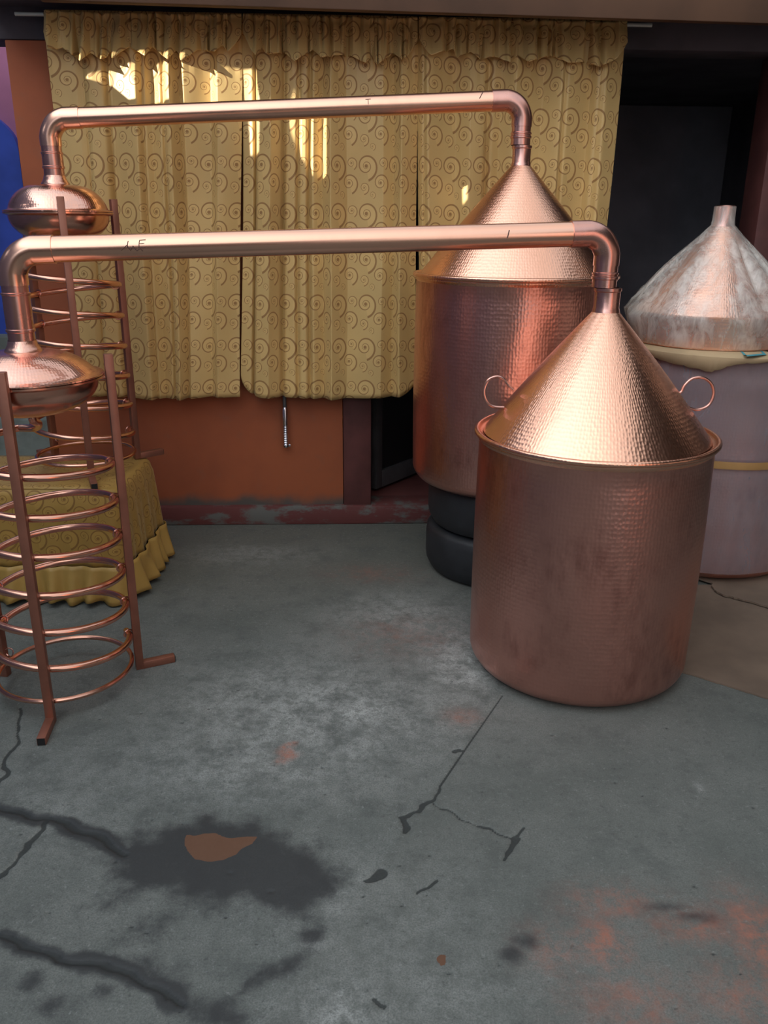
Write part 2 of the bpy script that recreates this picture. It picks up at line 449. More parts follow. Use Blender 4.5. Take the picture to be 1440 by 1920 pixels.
    for p in ((585, 1755), (610, 1660), (960, 1790), (985, 1765), (195, 1860), (60, 1840), (90, 1885)):
        wet = np.maximum(wet, .6*blob(p, .035, .03))
    for p in ((1300, 1720), (1250, 1700)): wet = np.maximum(wet, .5*blob(p, .06, .02))
    rs = random.Random(3)
    for _ in range(90):
        p = (rs.uniform(0, 1440), rs.uniform(1120, 1900)); s = rs.uniform(.002, .0055)
        crack = np.maximum(crack, .75*blob(p, s*1.5, s))
    brown = np.maximum(brown, poly([(345, 1572), (352, 1563), (478, 1567), (472, 1585), (440, 1605), (400, 1618), (365, 1615), (346, 1597)], .006, cx_, cy_))
    brown = np.maximum(brown, poly([(818, 1798), (826, 1790), (838, 1795), (836, 1810), (826, 1812)], .006, cx_, cy_))
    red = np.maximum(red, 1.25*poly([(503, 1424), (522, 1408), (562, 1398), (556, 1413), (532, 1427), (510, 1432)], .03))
    for (p, a, rx, ry) in (((1132, 1770), 1.3, .05, .06), ((1150, 1690), .7, .10, .05), ((1310, 1735), .8, .10, .05), ((1430, 1765), 1.2, .06, .12),  # bottom-right blobs: warm reflections off the copper, painted into the floor colour
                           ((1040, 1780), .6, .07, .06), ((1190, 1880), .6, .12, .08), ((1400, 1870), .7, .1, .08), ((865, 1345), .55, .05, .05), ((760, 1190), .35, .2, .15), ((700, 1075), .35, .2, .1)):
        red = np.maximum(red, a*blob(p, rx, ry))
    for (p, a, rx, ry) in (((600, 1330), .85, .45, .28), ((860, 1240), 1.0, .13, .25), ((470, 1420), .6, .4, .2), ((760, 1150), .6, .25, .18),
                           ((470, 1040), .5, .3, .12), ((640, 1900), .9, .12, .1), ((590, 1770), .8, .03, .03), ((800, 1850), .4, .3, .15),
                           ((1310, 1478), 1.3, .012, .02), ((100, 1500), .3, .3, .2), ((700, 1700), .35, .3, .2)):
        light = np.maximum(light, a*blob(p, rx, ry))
    # the floor right of the joint is a little darker
    a, b = G((942, 1304)), G((775, 1530)); d = b-a
    side = ((X-a[0])*d[1]-(Y-a[1])*d[0])/np.hypot(*d)
    slab_and_band = np.clip(.5-side/.01, 0, 1)
    if slab_and_band[np.argmin(np.hypot(X-G((1300, 1500))[0], Y-G((1300, 1500))[1]))] < .5: slab_and_band = 1-slab_and_band
    slab_and_band = np.maximum(slab_and_band*.8*(Y < 2.6), .7*np.exp(-((Y-3.5)/.5)**2))  # also a darker band across the floor near the wall
    Z = -.004*crack
    nx, ny = len(xs), len(ys)
    idx = np.arange(nx*ny).reshape(ny, nx)
    f = np.stack([idx[:-1, :-1], idx[:-1, 1:], idx[1:, 1:], idx[1:, :-1]], -1).reshape(-1, 4)
    me = bpy.data.meshes.new('floor')
    me.vertices.add(nx*ny); me.vertices.foreach_set('co', np.stack([X, Y, Z], 1).ravel())
    me.loops.add(f.size); me.loops.foreach_set('vertex_index', f.ravel())
    me.polygons.add(len(f)); me.polygons.foreach_set('loop_start', np.arange(0, f.size, 4))
    me.update(calc_edges=True)
    one = np.ones_like(X)
    for nm, ch in (('mask', (wet, crack, brown)), ('tone', (light, red, slab_and_band))):
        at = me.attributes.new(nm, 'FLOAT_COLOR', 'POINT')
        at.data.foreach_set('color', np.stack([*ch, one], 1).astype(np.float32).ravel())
    me.polygons.foreach_set('use_smooth', np.ones(len(f), bool))
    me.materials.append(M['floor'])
    o = bpy.data.objects.new('floor', me); COL.objects.link(o); struct(o)
build_floor()

# ------------------------------------------------------------------ walls, roof, dark room (wall space)
def wbox(name, m, x0, x1, y0, y1, z0, z1, bevel=.004):
    return struct(link(name, bm_box(x0, x1, y0, y1, z0, z1, bevel), m, None, True, WM.copy()))
zl = wall_sz(1300, 95, 0)[1]
wbox('wall_back', M['orange'], -1.56, -.20, 0, .16, 0, zl-.002)
wbox('baseboard_back', M['baseboard'], -1.57, 1.72, -.03, .14, 0, .095, .008)
wbox('trim_1', M['maroon'], -.198, -.065, -.012, .17, .09, zl-.002)                     # door post
wbox('trim_2', M['maroon'], 1.665, 1.82, -.01, .17, 0, zl-.002)                        # right post
zl = wall_sz(1300, 95, 0)[1]
wbox('trim_3', M['dark_beam'], -3.4, 3.4, .0, .17, zl, 2.34)                         # lintel
_hw = [p for p in ()]
zb = at_y(1000, 28, 3.47).z
wb = wbox('trim_4', M['brown_board'], -1.62, 3.4, -.42, -.38, -.02, .30)
wb.matrix_world = WM @ Matrix.Translation((.35, 0, zb+.02)) @ Matrix.Rotation(math.radians(.7), 4, 'Y')
#                  # eave board
wbox('ceiling', M['dark_beam'], -1.62, 3.4, -.38, 3.2, 2.215, 2.30)
wbox('wall_dark_room', M['dark_wall'], -.4, 3.4, 2.6, 2.7, 0, 2.35)
wbox('wall_dark_room_left', M['dark_wall'], -.30, -.20, .165, 2.6, 0, 2.35)
wbox('wall_dark_room_right', M['dark_wall'], 2.6, 2.7, .17, 2.6, 0, 2.35)
wbox('trim_5', M['maroon'], -.065, 1.60, .14, 2.6, 0, .092)                          # raised dark red floor
wbox('wall_recess', M['flare_wall'], -3.4, -1.2, 1.0, 1.1, 0, 2.30)
# dark arched doorway in the recess, its blue standing for lens flare
def arch_doorway():
    pts = []
    x1 = wall_sz(52, 420, -.95)[0]; x0 = x1-.80; zs = wall_sz(10, 186, -.95)[1]-.80/2*.62
    r = (x1-x0)/2; cx = (x0+x1)/2
    pts = [(x0, .0), (x1, .0)] + [(cx+r*math.cos(a), zs+r*.62*math.sin(a)) for a in np.linspace(0, PI, 25)]
    bm = bmesh.new()
    A = [bm.verts.new((p[0], .95, p[1])) for p in pts]; B = [bm.verts.new((p[0], 1.0, p[1])) for p in pts]
    bm.faces.new(A); bm.faces.new(B[::-1])
    for i in range(len(A)): bm.faces.new((A[i], B[i], B[(i+1) % len(A)], A[(i+1) % len(A)]))
    bmesh.ops.recalc_face_normals(bm, faces=bm.faces[:])
    struct(link('doorway_flare', bm, M['blue'], None, True, WM.copy()))
arch_doorway()
# glazed door leaf standing open into the dark room
def glazed_door():
    L = Matrix.Translation((-.045, .20, .11)) @ Matrix.Rotation(math.radians(52), 4, 'Z')
    bm = bmesh.new()
    w, h = .75, 1.95
    for a in ((0, .05, 0, h), (w-.05, w, 0, h), (.05, w-.05, 0, .09), (.05, w-.05, h-.06, h), (.05, w-.05, .95, 1.0)):
        bm_box(a[0], a[1], -.018, .018, a[2], a[3], .003, bm)
    f = struct(link('door_2', bm, M['dark_frame'], None, True, WM @ L))
    g = link('glass_pane', bm_box(.05, w-.05, -.004, .004, .09, h-.06), M['glass'], f, False)
glazed_door()
M['front_wall'] = plain('dark_brown_render', (.10, .075, .065), .9, 0, .25, 1.5)
M['right_wall'] = plain('orange_pink_render', (.52, .20, .11), .85, 0, .15, 1.5)
M['sun_blocker'] = plain('blue_tint_render', (.13, .15, .26), .85, 0, .15, 1.5)  # bluish, to tint the copper's left-hand reflections
M['sky_block'] = plain('sky_block_sheet', (.08, .06, .055), .7, .1, .25, 3)
def courtyard():
    # the open yard round the camera: neighbouring walls, a gap left for the sun, an unseen sheet added to block right sky
    def flat(name, m, x0, x1, y0, y1, z0, z1):
        return struct(link(name, bm_box(x0, x1, y0, y1, z0, z1, .01), m))
    flat('wall_front', M['front_wall'], -3.1, 1.3, -4.6, -4.4, 0, 2.7)
    flat('wall_right', M['right_wall'], 4.0, 4.2, -4.6, -2.3, 0, 3.0)
    flat('wall_right_far_unseen', M['front_wall'], 4.0, 4.2, -2.3, 7.4, 0, 4.6)  # unseen wall, raised to darken the cones' right sides
    flat('ceiling_sky_block', M['sky_block'], 1.72, 4.0, -1.2, 3.3, 2.55, 2.60)  # added out of view to darken the cones' right-hand reflections
courtyard()
# sun
AZ, EL = math.radians(58), math.radians(12)
SD = Vector((math.sin(AZ)*math.cos(EL), math.cos(AZ)*math.cos(EL), -math.sin(EL)))   # travel direction
sun = bpy.data.lights.new('sun', 'SUN'); sun.energy = 8.0; sun.angle = math.radians(.25); sun.color = (1, .95, .84)
so = bpy.data.objects.new('sun', sun); COL.objects.link(so)
so.rotation_euler = SD.to_track_quat('-Z', 'Y').to_euler(); so.location = (-4, 0, 5)
XL = -3.0
def sun_blocker():  # unseen wall added to block the sun, gaps shaped to throw curtain patches
    sun_gaps = []
    for poly in ([(150, 143), (205, 127), (330, 118), (480, 128), (500, 190), (500, 287), (462, 290), (452, 205), (255, 190), (200, 158)],
                 [(528, 215), (560, 150), (560, 215), (575, 205), (625, 200), (632, 345), (600, 340), (560, 290)],
                 [(872, 325), (902, 325), (906, 380), (880, 390)]):
        g = []
        for p in poly:
            s, z = wall_sz(p[0], p[1], .10); P = WM @ Vector((s, -.10, z))
            k = (P.x-XL)/SD.x; g.append(P - SD*k)
        sun_gaps.append(g)
    y0, y1, z0, z1 = -4.4, 7.4, 0, 3.7
    bm = bmesh.new(); es = []
    def loop(ps):
        vs = [bm.verts.new((XL, p[0], p[1])) for p in ps]
        for i in range(len(vs)): es.append(bm.edges.new((vs[i], vs[(i+1) % len(vs)])))
    loop([(y0, z0), (y1, z0), (y1, z1), (-2.6, z1), (-2.6, 2.3), (y0, 2.3)])
    for g in sun_gaps: loop([(p.y, p.z) for p in g])
    bmesh.ops.triangle_fill(bm, use_beauty=True, edges=es, normal=(1, 0, 0))
    r = bmesh.ops.extrude_face_region(bm, geom=bm.faces[:])
    for v in [e for e in r['geom'] if isinstance(e, bmesh.types.BMVert)]: v.co.x -= .015
    bmesh.ops.recalc_face_normals(bm, faces=bm.faces[:])
    struct(link('wall_sun_blocker', bm, M['sun_blocker'], None, False))
sun_blocker()

# grey steps beyond the orange wall's left end
def steps():
    bm = bmesh.new()
    for i, (y0, y1, z) in enumerate(((.25, .45, .20), (.45, .65, .42), (.65, .82, .62), (.82, .995, .80))):
        bm_box(-2.9, -1.50, y0, y1, 0, z, .012, bm)
    o = link('concrete_steps', bm, M['steps'], None, True, WM.copy())
    tag(o, 'grey-green concrete steps beyond the left end of the orange wall', 'steps')
steps()

# ------------------------------------------------------------------ curtains
ROD_D = .068
zr = wall_sz(640, 37, ROD_D)[1]
r0 = wall_sz(28, 24, ROD_D)[0]; r1 = wall_sz(1222, 48, ROD_D)[0]
rod = link('curtain_rod', tube([(r0, -ROD_D, zr), (r1, -ROD_D, zr)], .0075, 16), M['rod'], None, True, WM.copy())
tag(rod, 'thin pale metal curtain rod under the dark ceiling edge', 'curtain rod')
def fold_fn(seed, s0, s1, n, amp, flat=(), skew=(.28, .72)):
    """sum of rounded pleats at irregular spacing"""
    rnd = random.Random(seed)
    w = [rnd.uniform(.6, 1.5) for _ in range(n)]; tot = sum(w); xs = [s0]
    for k in w: xs.append(xs[-1]+k/tot*(s1-s0))
    am = [amp*rnd.uniform(.5, 1.2) for _ in range(n)]
    sk = [(lambda v: v if rnd.random() < .6 else 1-v)(rnd.uniform(*skew)) for _ in range(n)]
    def f(s):
        for i in range(n):
            if s <= xs[i+1] or i == n-1:
                t = min(max((s-xs[i])/(xs[i+1]-xs[i]), 0), 1)
                k = sk[i]; t = .5*t/k if t < k else .5+.5*(t-k)/(1-k)
                a = am[i]
                for (c, wd, m_) in flat: a *= 1-(1-m_)*math.exp(-((s-c)/wd)**2)
                tri = 1-abs(2*t-1); return a*(tri*.80+.20*(.5-.5*math.cos(2*PI*t)))
    return f
def crease_fn(seed, n, depth, w):
    rnd = random.Random(seed); c = [(rnd.uniform(.03, .97), depth*rnd.uniform(.5, 1.2), w*rnd.uniform(.7, 1.4)) for _ in range(n)]
    return lambda t: sum(d*math.exp(-((t-p)/k)**2) for p, d, k in c if abs(t-p) < 3*k)
def curtain(name, s0t, s1t, s0b, s1b, ztop, zbot_fn, seed, n, label, dep=ROD_D, amp=.058, flat=(), cut=None):
    ff = fold_fn(seed, 0, 1, n, amp, flat, (.14, .34))
    fs = fold_fn(seed+50, 0, 1, n*3, .012)
    cf = crease_fn(seed+1, 4, .030, .010); cv = crease_fn(seed+2, 15, .034, .008)
    nu, nv = 420, 70
    rows, uvs = [], []
    base_u = []
    L = 0; prev = None
    for i in range(nu+1):
        t = i/nu; p = ((s1b-s0b)*t, ff(t))
        if prev: L += math.hypot(p[0]-prev[0], p[1]-prev[1])
        base_u.append(L); prev = p
    for j in range(nv+1):
        q = j/nv; row, ur = [], []
        for i in range(nu+1):
            t = i/nu
            zb_ = zbot_fn(t)
            z = ztop+(zb_-ztop)*q
            gather = min(1, q/.16)
            s = (s0t+(s1t-s0t)*t)*(1-q)+(s0b+(s1b-s0b)*t)*q + .004*math.sin(9*t+5*q+seed)
            y = -dep - .012 - ff(t)*(.25+.75*gather)*(.92+.16*q) - fs(t)*(1-gather) + cf(t)*(.4+.6*min(1, q*2)) + .006*math.sin(7*q+17*t+seed)
            if q < .02: y = -dep-.0125-.003*math.sin(60*t)
            row.append(Vector((s, y, z))); ur.append((base_u[i]+seed*.07, z))
        rows.append(row); uvs.append(ur)
    bm = bmesh.new(); grid_faces(bm, rows, False, uvs)
    o = link(name, bm, M['curtain'], None, True, WM.copy(), None)
    md = o.modifiers.new('thickness', 'SOLIDIFY'); md.thickness = .0025; md.offset = 0
    tag(o, label, 'curtain', 'gold scroll curtains on the rod')
    # valance: gathered strip sewn on in front
    vf = fold_fn(seed+7, 0, 1, max(3, int(n*1.5)), .055, (), (.2, .4)); vg = fold_fn(seed+9, 0, 1, int(n*3.2), .028, (), (.2, .45))
    rnd = random.Random(seed+3); ph = [rnd.uniform(0, 6.28) for _ in range(3)]
    nu, nv = 420, 26; rows, uvs = [], []; L = 0; prev = None; us = []
    for i in range(nu+1):
        t = i/nu; p = ((s1t-s0t)*t, vf(t))
        if prev: L += math.hypot(p[0]-prev[0], p[1]-prev[1])
        us.append(L); prev = p
    e0, e1 = s0t+.001, s1t-.001
    for j in range(nv+1):
        q = j/nv; row, ur = [], []
        for i in range(nu+1):
            t = i/nu
            drop = .142+.008*math.sin(5*t+ph[0])+.010*math.sin(14*t+ph[1])+vf(t)*.75
            ed = min(t, 1-t)*(s1t-s0t)
            if ed < .06: drop -= .05*(1-ed/.06)**2
            z = ztop+.012-drop*q
            head = q < .30
            y = -dep-.020-vg(t)*(1 if head else max(.3, 1-(q-.30)*1.2)) - (vf(t)*1.2+.034)*max(0, q-.20)/.80 + min(cv(t)*min(1, q*3), .008+vg(t)*.5+.9*(vf(t)*1.2+.034)*max(0, q-.1)) 
            if q < .04: y = -dep-.004
            row.append(Vector((e0+(e1-e0)*t, y, z))); ur.append((us[i]+seed*.05+.03, z))
        rows.append(row); uvs.append(ur)
    bm = bmesh.new(); grid_faces(bm, rows, False, uvs)
    v = link('valance', bm, M['curtain'], o, True, None, None); v.matrix_parent_inverse = Matrix()
    md = v.modifiers.new('thickness', 'SOLIDIFY'); md.thickness = .0025; md.offset = 0
    return o
def S(x, y): return wall_sz(x, y, ROD_D+.03)[0]
zbot = wall_sz(500, 746, ROD_D+.03)[1]
def corner(t, W, side, r=.075):
    d = (t if side < 0 else 1-t)*W
    return 0 if d >= r else (r-math.sqrt(max(0, r*r-(r-d)**2)))
W1 = S(785, 600)-S(453, 600)
curtain('curtain', S(85, 60), S(454, 60), S(150, 740), S(449, 740), zr+.004,
        lambda t: zbot+.004*math.sin(9*t)+corner(t, .7, -1, .05)*.4, 11, 6,
        'left curtain panel of gold scroll brocade, beside the orange wall edge', flat=((.12, .16, .25),))
curtain('curtain', S(456, 60), S(783, 60), S(452, 700), S(781, 700), zr+.004,
        lambda t: zbot+.004*math.sin(7*t+1)+corner(t, W1, -1, .10)+corner(t, W1, 1, .12)*.8, 24, 5,
        'middle curtain panel of gold scroll brocade with rounded lower corners', dep=ROD_D)
curtain('curtain', S(785, 60), S(1176, 60), S(787, 700), S(1105, 748), zr+.004,
        lambda t: zbot+.004*math.sin(8*t+2), 35, 5,
        'right curtain panel of gold scroll brocade, behind the raised copper cone')

# chrome hose hanging below the curtain
def hose():
    s, zt = wall_sz(533, 735, .032); _, z1 = wall_sz(535, 765, .032); _, z2 = wall_sz(537, 797, .032); s3, z3 = wall_sz(538, 838, .032)
    o = empty('hose_tap', WM @ Vector((s, -.032, z3)), 'chrome hose nozzle hanging below the middle curtain', 'tap', rz=YAW)
    zt += .06
    def zz(z): return z - z3
    link('pipe', tube([(0, .031, zz(zt)+.03), (0, .014, zz(zt)+.028), (0, .003, zz(zt)+.015), (0, 0, zz(zt)-.01), (0, 0, zz(z1))], .009, 14), M['dark_frame'], o)
    link('grip', lathe([(.008, zz(z2)-.004), (.0135, zz(z2)), (.014, zz(z1)-.006), (.010, zz(z1)+.004)], 20, True, True), M['chrome'], o)
    pr = []
    n = 9
    for i in range(n*4+1):
        z = zz(z3)+.012+(zz(z2)-zz(z3)-.012)*i/(n*4); pr.append((.0125+.0022*math.cos(i*PI/2), z))
    link('ribbed_sleeve', lathe(pr, 20, True, True), M['chrome'], o)
    link('nozzle', lathe([(.004, -.004), (.013, 0), (.015, .008), (.012, .016)], 20, True, True), M['chrome'], o)
    link('lug', bm_box(.010, .022, -.004, .004, .002, .014, .002), M['chrome'], o)
hose()
# ------------------------------------------------------------------ copper stills
def still(front, cx, cy, z0, H, rb, rrim, rc, zneck_h, rn):
    ttl = 'front' if front else 'rear'
    pot = empty('copper_still', (cx, cy, z0),
                'hammered copper still with cone top and two loop handles, standing on the foreground floor' if front else 'hammered copper still with conical top, raised on two black round blocks by the curtain',
                'still', 'hammered copper stills')
    rr = .055
    pr = [(0.02, .004), (rb-rr-.02, .0)]
    pr += [(rb-rr+rr*math.sin(a)-.012*(1-a/(PI/2)), rr-rr*math.cos(a)) for a in np.linspace(.15, PI/2, 9)]
    for k in range(1, 13):
        f = k/12; pr.append((rb+(.004 if 0 < f < 1 else 0)*math.sin(f*PI), rr+(H-rr-.02)*f))
    pr += [(rb+.003, H-.012)]
    link('body', lathe(pr, 128, True, False, None, .004, 3 if front else 5), M['body'], pot, True, None, .9)
    # rolled rim: upward flare then bead
    rim = [(rb+.001, H-.022), (rb+.008, H-.012), (rrim-.004, H-.008)]
    rim += [(rrim-.004+.008*math.cos(a), H+.001+.009*math.sin(a)) for a in np.linspace(-PI/2, PI*.9, 9)]
    rim += [(rrim-.022, H-.001), (rc-.01, H-.003)]
    link('rim', lathe(rim, 128, False, False, None, .003, 4), M['cone'], pot, True, None, 1.0)
    zc = z0+H-.002
    hc = zneck_h
    pr = [(rc-.012, .0), (rc, .004)]
    for k in range(1, 15):
        f = k/14; pr.append((rc+(rn-rc)*f+.006*math.sin(f*PI), .004+(hc-.004)*f))
    head = link('cone', lathe(pr, 128, False, False, None, .004, 8), M['cone'], pot, True, None, .9); head.location.z = zc-z0
    link('neck', lathe([(rn+.004, hc-.012), (rn+.002, hc+.004), (rn, hc+.01), (rn, hc+.055), (rn+.003, hc+.058), (rn+.003, hc+.066), (rn-.004, hc+.068)], 48), M['dark_pipe'], head)
    if front:
        for sgn, pts in ((-1, [(962, 731), (955, 724), (946, 712), (932, 706), (915, 713), (907, 732), (911, 751), (925, 762), (945, 764)]),
                         (1, [(1268, 737), (1277, 735), (1284, 722), (1298, 710), (1318, 708), (1334, 720), (1338, 740), (1328, 760), (1308, 768), (1288, 764)])):
            P = []
            for p in pts:
                w = at_y(p[0], p[1], cy); P.append((w.x-cx, 0, w.z-zc))
            link('handle', tube(smooth_path(P, 5), .0045, 10), M['dark_pipe'], head)
    return pot
FC = (.655, 2.52); RC = (.500, 3.335)
still(True, FC[0], FC[1], 0, .788, .357, .369, .345, .375, .0375)
still(False, RC[0], RC[1], .40, .818, .380, .392, .370, .395, .034)

# two black round blocks under the rear pot
for i, z in enumerate((0, .205)):
    r, h = .317, (.203 if i == 0 else .193)
    pr = [(.02, 0), (r-.05, 0), (r-.02, .012), (r-.003, .045), (r, .07), (r, h-.05), (r-.004, h-.02), (r-.014, h-.006), (r-.03, h), (.02, h)]
    bm = lathe(pr, 96, True, True)
    o = link('round_block', bm, M['black_rubber'], None, True, Matrix.Translation((RC[0]+(.006 if i else 0), RC[1]+.01, z)))
    tag(o, 'lower black round block, standing on the floor under the rear pot' if i == 0 else 'upper black round block, directly under the rear copper pot', 'block', 'black round blocks')

# ------------------------------------------------------------------ vapour pipes
def vapour_pipe(front, A, B, zA_low, zB_low, r):
    """A, B: centres of the two elbow corners; drops go vertically down"""
    A = Vector(A); B = Vector(B)
    o = empty('vapour_pipe', (A+B)/2, 'lower copper vapour pipe in front, joining foreground cone and front coil stand' if front else
              'upper copper vapour pipe in front of the curtains, joining rear cone and rear coil stand', 'pipe', 'long copper vapour pipes')
    C = (A+B)/2
    ax = (B-A).normalized(); dn = Vector((0, 0, -1)); R = .060
    def bend(P, d_in):      # from horizontal direction d_in (pointing to P) turning down
        a = P-d_in*R; b = P+dn*R; out = []
        for k in range(13):
            q = k/12; out.append((1-q)**2*a+2*q*(1-q)*P+q*q*b - (P-(a+b)/2)*.17*(4*q*(1-q)))
        return out
    sub = lambda L: [p-C for p in L]
    link('tube', tube(sub([A+ax*(R+.035), B-ax*(R+.035)]), r, 40, False), M['pipe'], o)
    for P, d, zl_, m in ((A, -ax, zA_low, M['pipe']), (B, ax, zB_low, M['dark_pipe'])):
        eb = bend(P, d)
        cuff0 = [P-d*(R+.055), P-d*(R+.053), P-d*(R+.052), P-d*(R-.0)]
        bm = tube(sub([P-d*(R+.055)]+eb+[P+dn*(R+.03)]), [r+.0028]*(len(eb)+2), 40)
        link('elbow', bm, m, o)
        z_top = P.z-R-.02
        segs = [(r+.0005, z_top), (r+.0005, z_top-.028), (r+.004, z_top-.030), (r+.004, z_top-.034), (r+.0018, z_top-.036), (r+.0018, zl_+.032), (r+.0045, zl_+.030), (r+.0045, zl_+.024), (r+.001, zl_+.022), (r+.001, zl_)]
        bm = bmesh.new(); lathe([(a, z-C.z) for a, z in segs[::-1]], 40, False, False, bm, centre=(P.x-C.x, P.y-C.y))
        link('sleeve', bm, M['dark_pipe'], o)
    # marker strokes on the surface: (distance from A, angle from top towards the camera in degrees)
    side = dn.cross(ax).normalized()
    if side.y > 0: side = -side
    up = ax.cross(side).normalized()
    if up.z < 0: up = -up
    def on(s, deg):
        a = math.radians(deg); return A+ax*s+(up*math.cos(a)+side*math.sin(a))*(r+.0002) - C
    L = (B-A).length
    def sx(px):            # distance along the pipe of an image column
        d = ray(px, 470 if front else 200); o_ = Vector((0, 0, CAMH))
        n = Vector((d.y, -d.x, 0)); return (o_-A).dot(n)/ax.dot(n)
    def stroke(bm, pts, w=.0011):
        P = []
        for (s, g), (s2, g2) in zip(pts[:-1], pts[1:]):
            for k in range(6): P.append(on(s+(s2-s)*k/6, g+(g2-g)*k/6))
        P.append(on(*pts[-1])); tube(P, w, 6, True, False, bm)
    def mark(name, strokes, w=.0011):
        bm = bmesh.new()
        for st in strokes: stroke(bm, st, w)
        link(name, bm, M['ink'], o)
    if front:
        s0 = sx(246)
        mark('marker_letter', [[(s0, 62), (s0-.004, 90), (s0+.022, 96)]])
        mark('marker_letter', [[(s0+.046, 58), (s0+.030, 60), (s0+.028, 76), (s0+.042, 75), (s0+.028, 76), (s0+.027, 92), (s0+.044, 93)]])
        mark('marker_scribble', [[(s0-.020, 102), (s0-.004, 80), (s0+.004, 104), (s0+.012, 84), (s0+.020, 106), (s0+.030, 96), (s0+.036, 108)]])
        mark('marker_tick', [[(sx(948), 62), (sx(944), 98)]], .0016)
        q = sx(64); mark('solder_stain', [[(q-.016, 84), (q, 76), (q+.016, 82), (q-.018, 90), (q+.020, 91), (q-.02, 97), (q+.022, 99), (q-.004, 86), (q+.004, 106), (q+.012, 118)]], .0022)
    else:
        s0 = sx(690)
        mark('marker_letter', [[(s0-.009, 58), (s0+.010, 57), (s0, 57.5), (s0, 88)]])
        mark('marker_tick', [[(sx(903), 40), (sx(896), 80)]], .0016)
        q = sx(120); mark('solder_stain', [[(q-.010, 78), (q+.016, 76), (q-.008, 84), (q+.014, 86), (q-.008, 91), (q+.012, 93)]], .0024)
    return o
FCOND = (-1.010, 2.325); RCOND = (-1.208, 3.24)
pA = at_y(30, 470, FCOND[1]); pB = at_y(1128, 437, FC[1])
vapour_pipe(True, (FCOND[0], FCOND[1], pA.z), (FC[0]-.012, FC[1], pB.z), 1.088, .788+.375+.066, .0345)
qA = at_y(90, 223, RCOND[1]); qB = at_y(968, 187, RC[1])
vapour_pipe(False, (RCOND[0], RCOND[1], qA.z), (RC[0]-.006, RC[1], qB.z), 1.558, .40+.818+.395+.066, .0345)

# ------------------------------------------------------------------ coil condensers
def condenser(front, c, z0, angles, rrim, rcoil, rpost, zrim, ztop, bulge):
    o = empty('coil_condenser', (c[0], c[1], z0),
              'open copper coil stand with domed vessel, standing on the floor at left front' if front else
              'open copper coil stand with domed vessel, standing on the cloth-covered box', 'condenser', 'coil condensers')
    # vessel
    zr_ = zrim
    dome = [(rrim, zr_+.004), (rrim, zr_+.008), (rrim-.016, zr_+.012)]
    hd = ztop-zr_-.02
    for k in range(1, 15):
        f = k/14; a = f*PI/2
        r = (.05+(rrim-.068)*math.cos(a)**.8)*bulge+(.05+(rrim-.068)*(1-f)**1.15)*(1-bulge)
        z = zr_+.012+hd*(math.sin(a)**1.25)*.92
        if r > .05: dome.append((r, z))
    dome += [(.050, ztop-.012), (.046, ztop-.006), (.040, ztop+.004), (.037, ztop+.016)]
    link('dome', lathe(dome, 96, False, False, None, .003, 2), M['dome'], o, True, None, .9)
    bowl = [(.03, zr_-.105)]
    for k in range(1, 13):
        a = k/12*PI/2; bowl.append((.03+(rrim-.045)*math.sin(a), zr_-.105+.095*(1-math.cos(a))**1.0))
    bowl += [(rrim-.004, zr_-.006), (rrim+.001, zr_-.003), (rrim+.001, zr_+.002), (rrim-.02, zr_+.003)]
    link('bowl', lathe(bowl, 96, True, False, None, .003, 6), M['coil'], o, True, None, .9)
    # helix, starts under the bowl, runs down anticlockwise
    pitch, turns = .1165, 5.33
    zs = .752; th0 = -PI/2
    path = []
    a_start = th0-.80*PI
    path += [Vector((.0, .0, zr_-.10)), Vector((.0, .0, zr_-.125))]
    path += [Vector((.25*rcoil*math.cos(a_start-.5), .25*rcoil*math.sin(a_start-.5), zr_-.145)), Vector((.75*rcoil*math.cos(a_start-.25), .75*rcoil*math.sin(a_start-.25), zs+pitch*.45+.0))]
    path = smooth_path(path+[Vector((rcoil*math.cos(a_start), rcoil*math.sin(a_start), zs+pitch*.40))], 6)
    N = 48
    tot = turns*2*PI+.80*PI
    for k in range(1, int(tot/(2*PI)*N)+1):
        a = a_start+k*2*PI/N; path.append(Vector((rcoil*math.cos(a), rcoil*math.sin(a), zs-pitch*(a-th0)/(2*PI))))
    a = a_start+int(tot/(2*PI)*N)*2*PI/N
    path.append(path[-1]+Vector((-math.sin(a)*.03, math.cos(a)*.03, -.006)))
    link('coil', tube(path, .0110, 14), M['coil'], o)
    link('base_ring', tube([(rcoil*math.cos(t), rcoil*math.sin(t), .058) for t in np.linspace(0, 2*PI, 72, endpoint=False)], .0076, 10, False, True), M['coil'], o)
    hgt = zrim+.052
    h = .0125
    for ang in angles:
        a = math.radians(ang)
        Mx = Matrix.Rotation(a, 4, 'Z')
        post = link('post', bm_box(rpost-h, rpost+h, -h, h, 0, hgt, .002, None, Mx), M['post'], o)
        ft = link('foot', bm_box(rpost+h-.002, rpost+.115, -h, h, 0.0, .025, .002, None, Mx), M['post'], o)
        link('foot_hollow_shade', bm_box(rpost+.1145, rpost+.1165, -h+.002, h-.002, .002, .023, 0, None, Mx), M['hollow_shade'], ft, False)  # black plate standing for the shade inside the open tube
        # wire ties hold every turn to the post
        for kk in range(6):
            zt = zs-pitch*(((a-th0) % (2*PI))/(2*PI)+kk)
            if zt < .06: continue
            rc_ = Vector((rcoil, 0, zt)); bm = bmesh.new()
            tube([rc_+Vector((.0150*math.cos(t), .003*math.sin(2*t), .0150*math.sin(t))) for t in np.linspace(0, 2*PI, 16, endpoint=False)], .0024, 6, False, True, bm)
            bm.transform(Mx)
            link('wire_tie', bm, M['dark_pipe'], post)
    return o
condenser(True, FCOND, 0, (-82, 26, 168), .207, .201, .225, .985, 1.072, .62)
condenser(False, RCOND,   .4555, (-67, 40, 146), .192, .188, .212, .9745, 1.0865, .95)

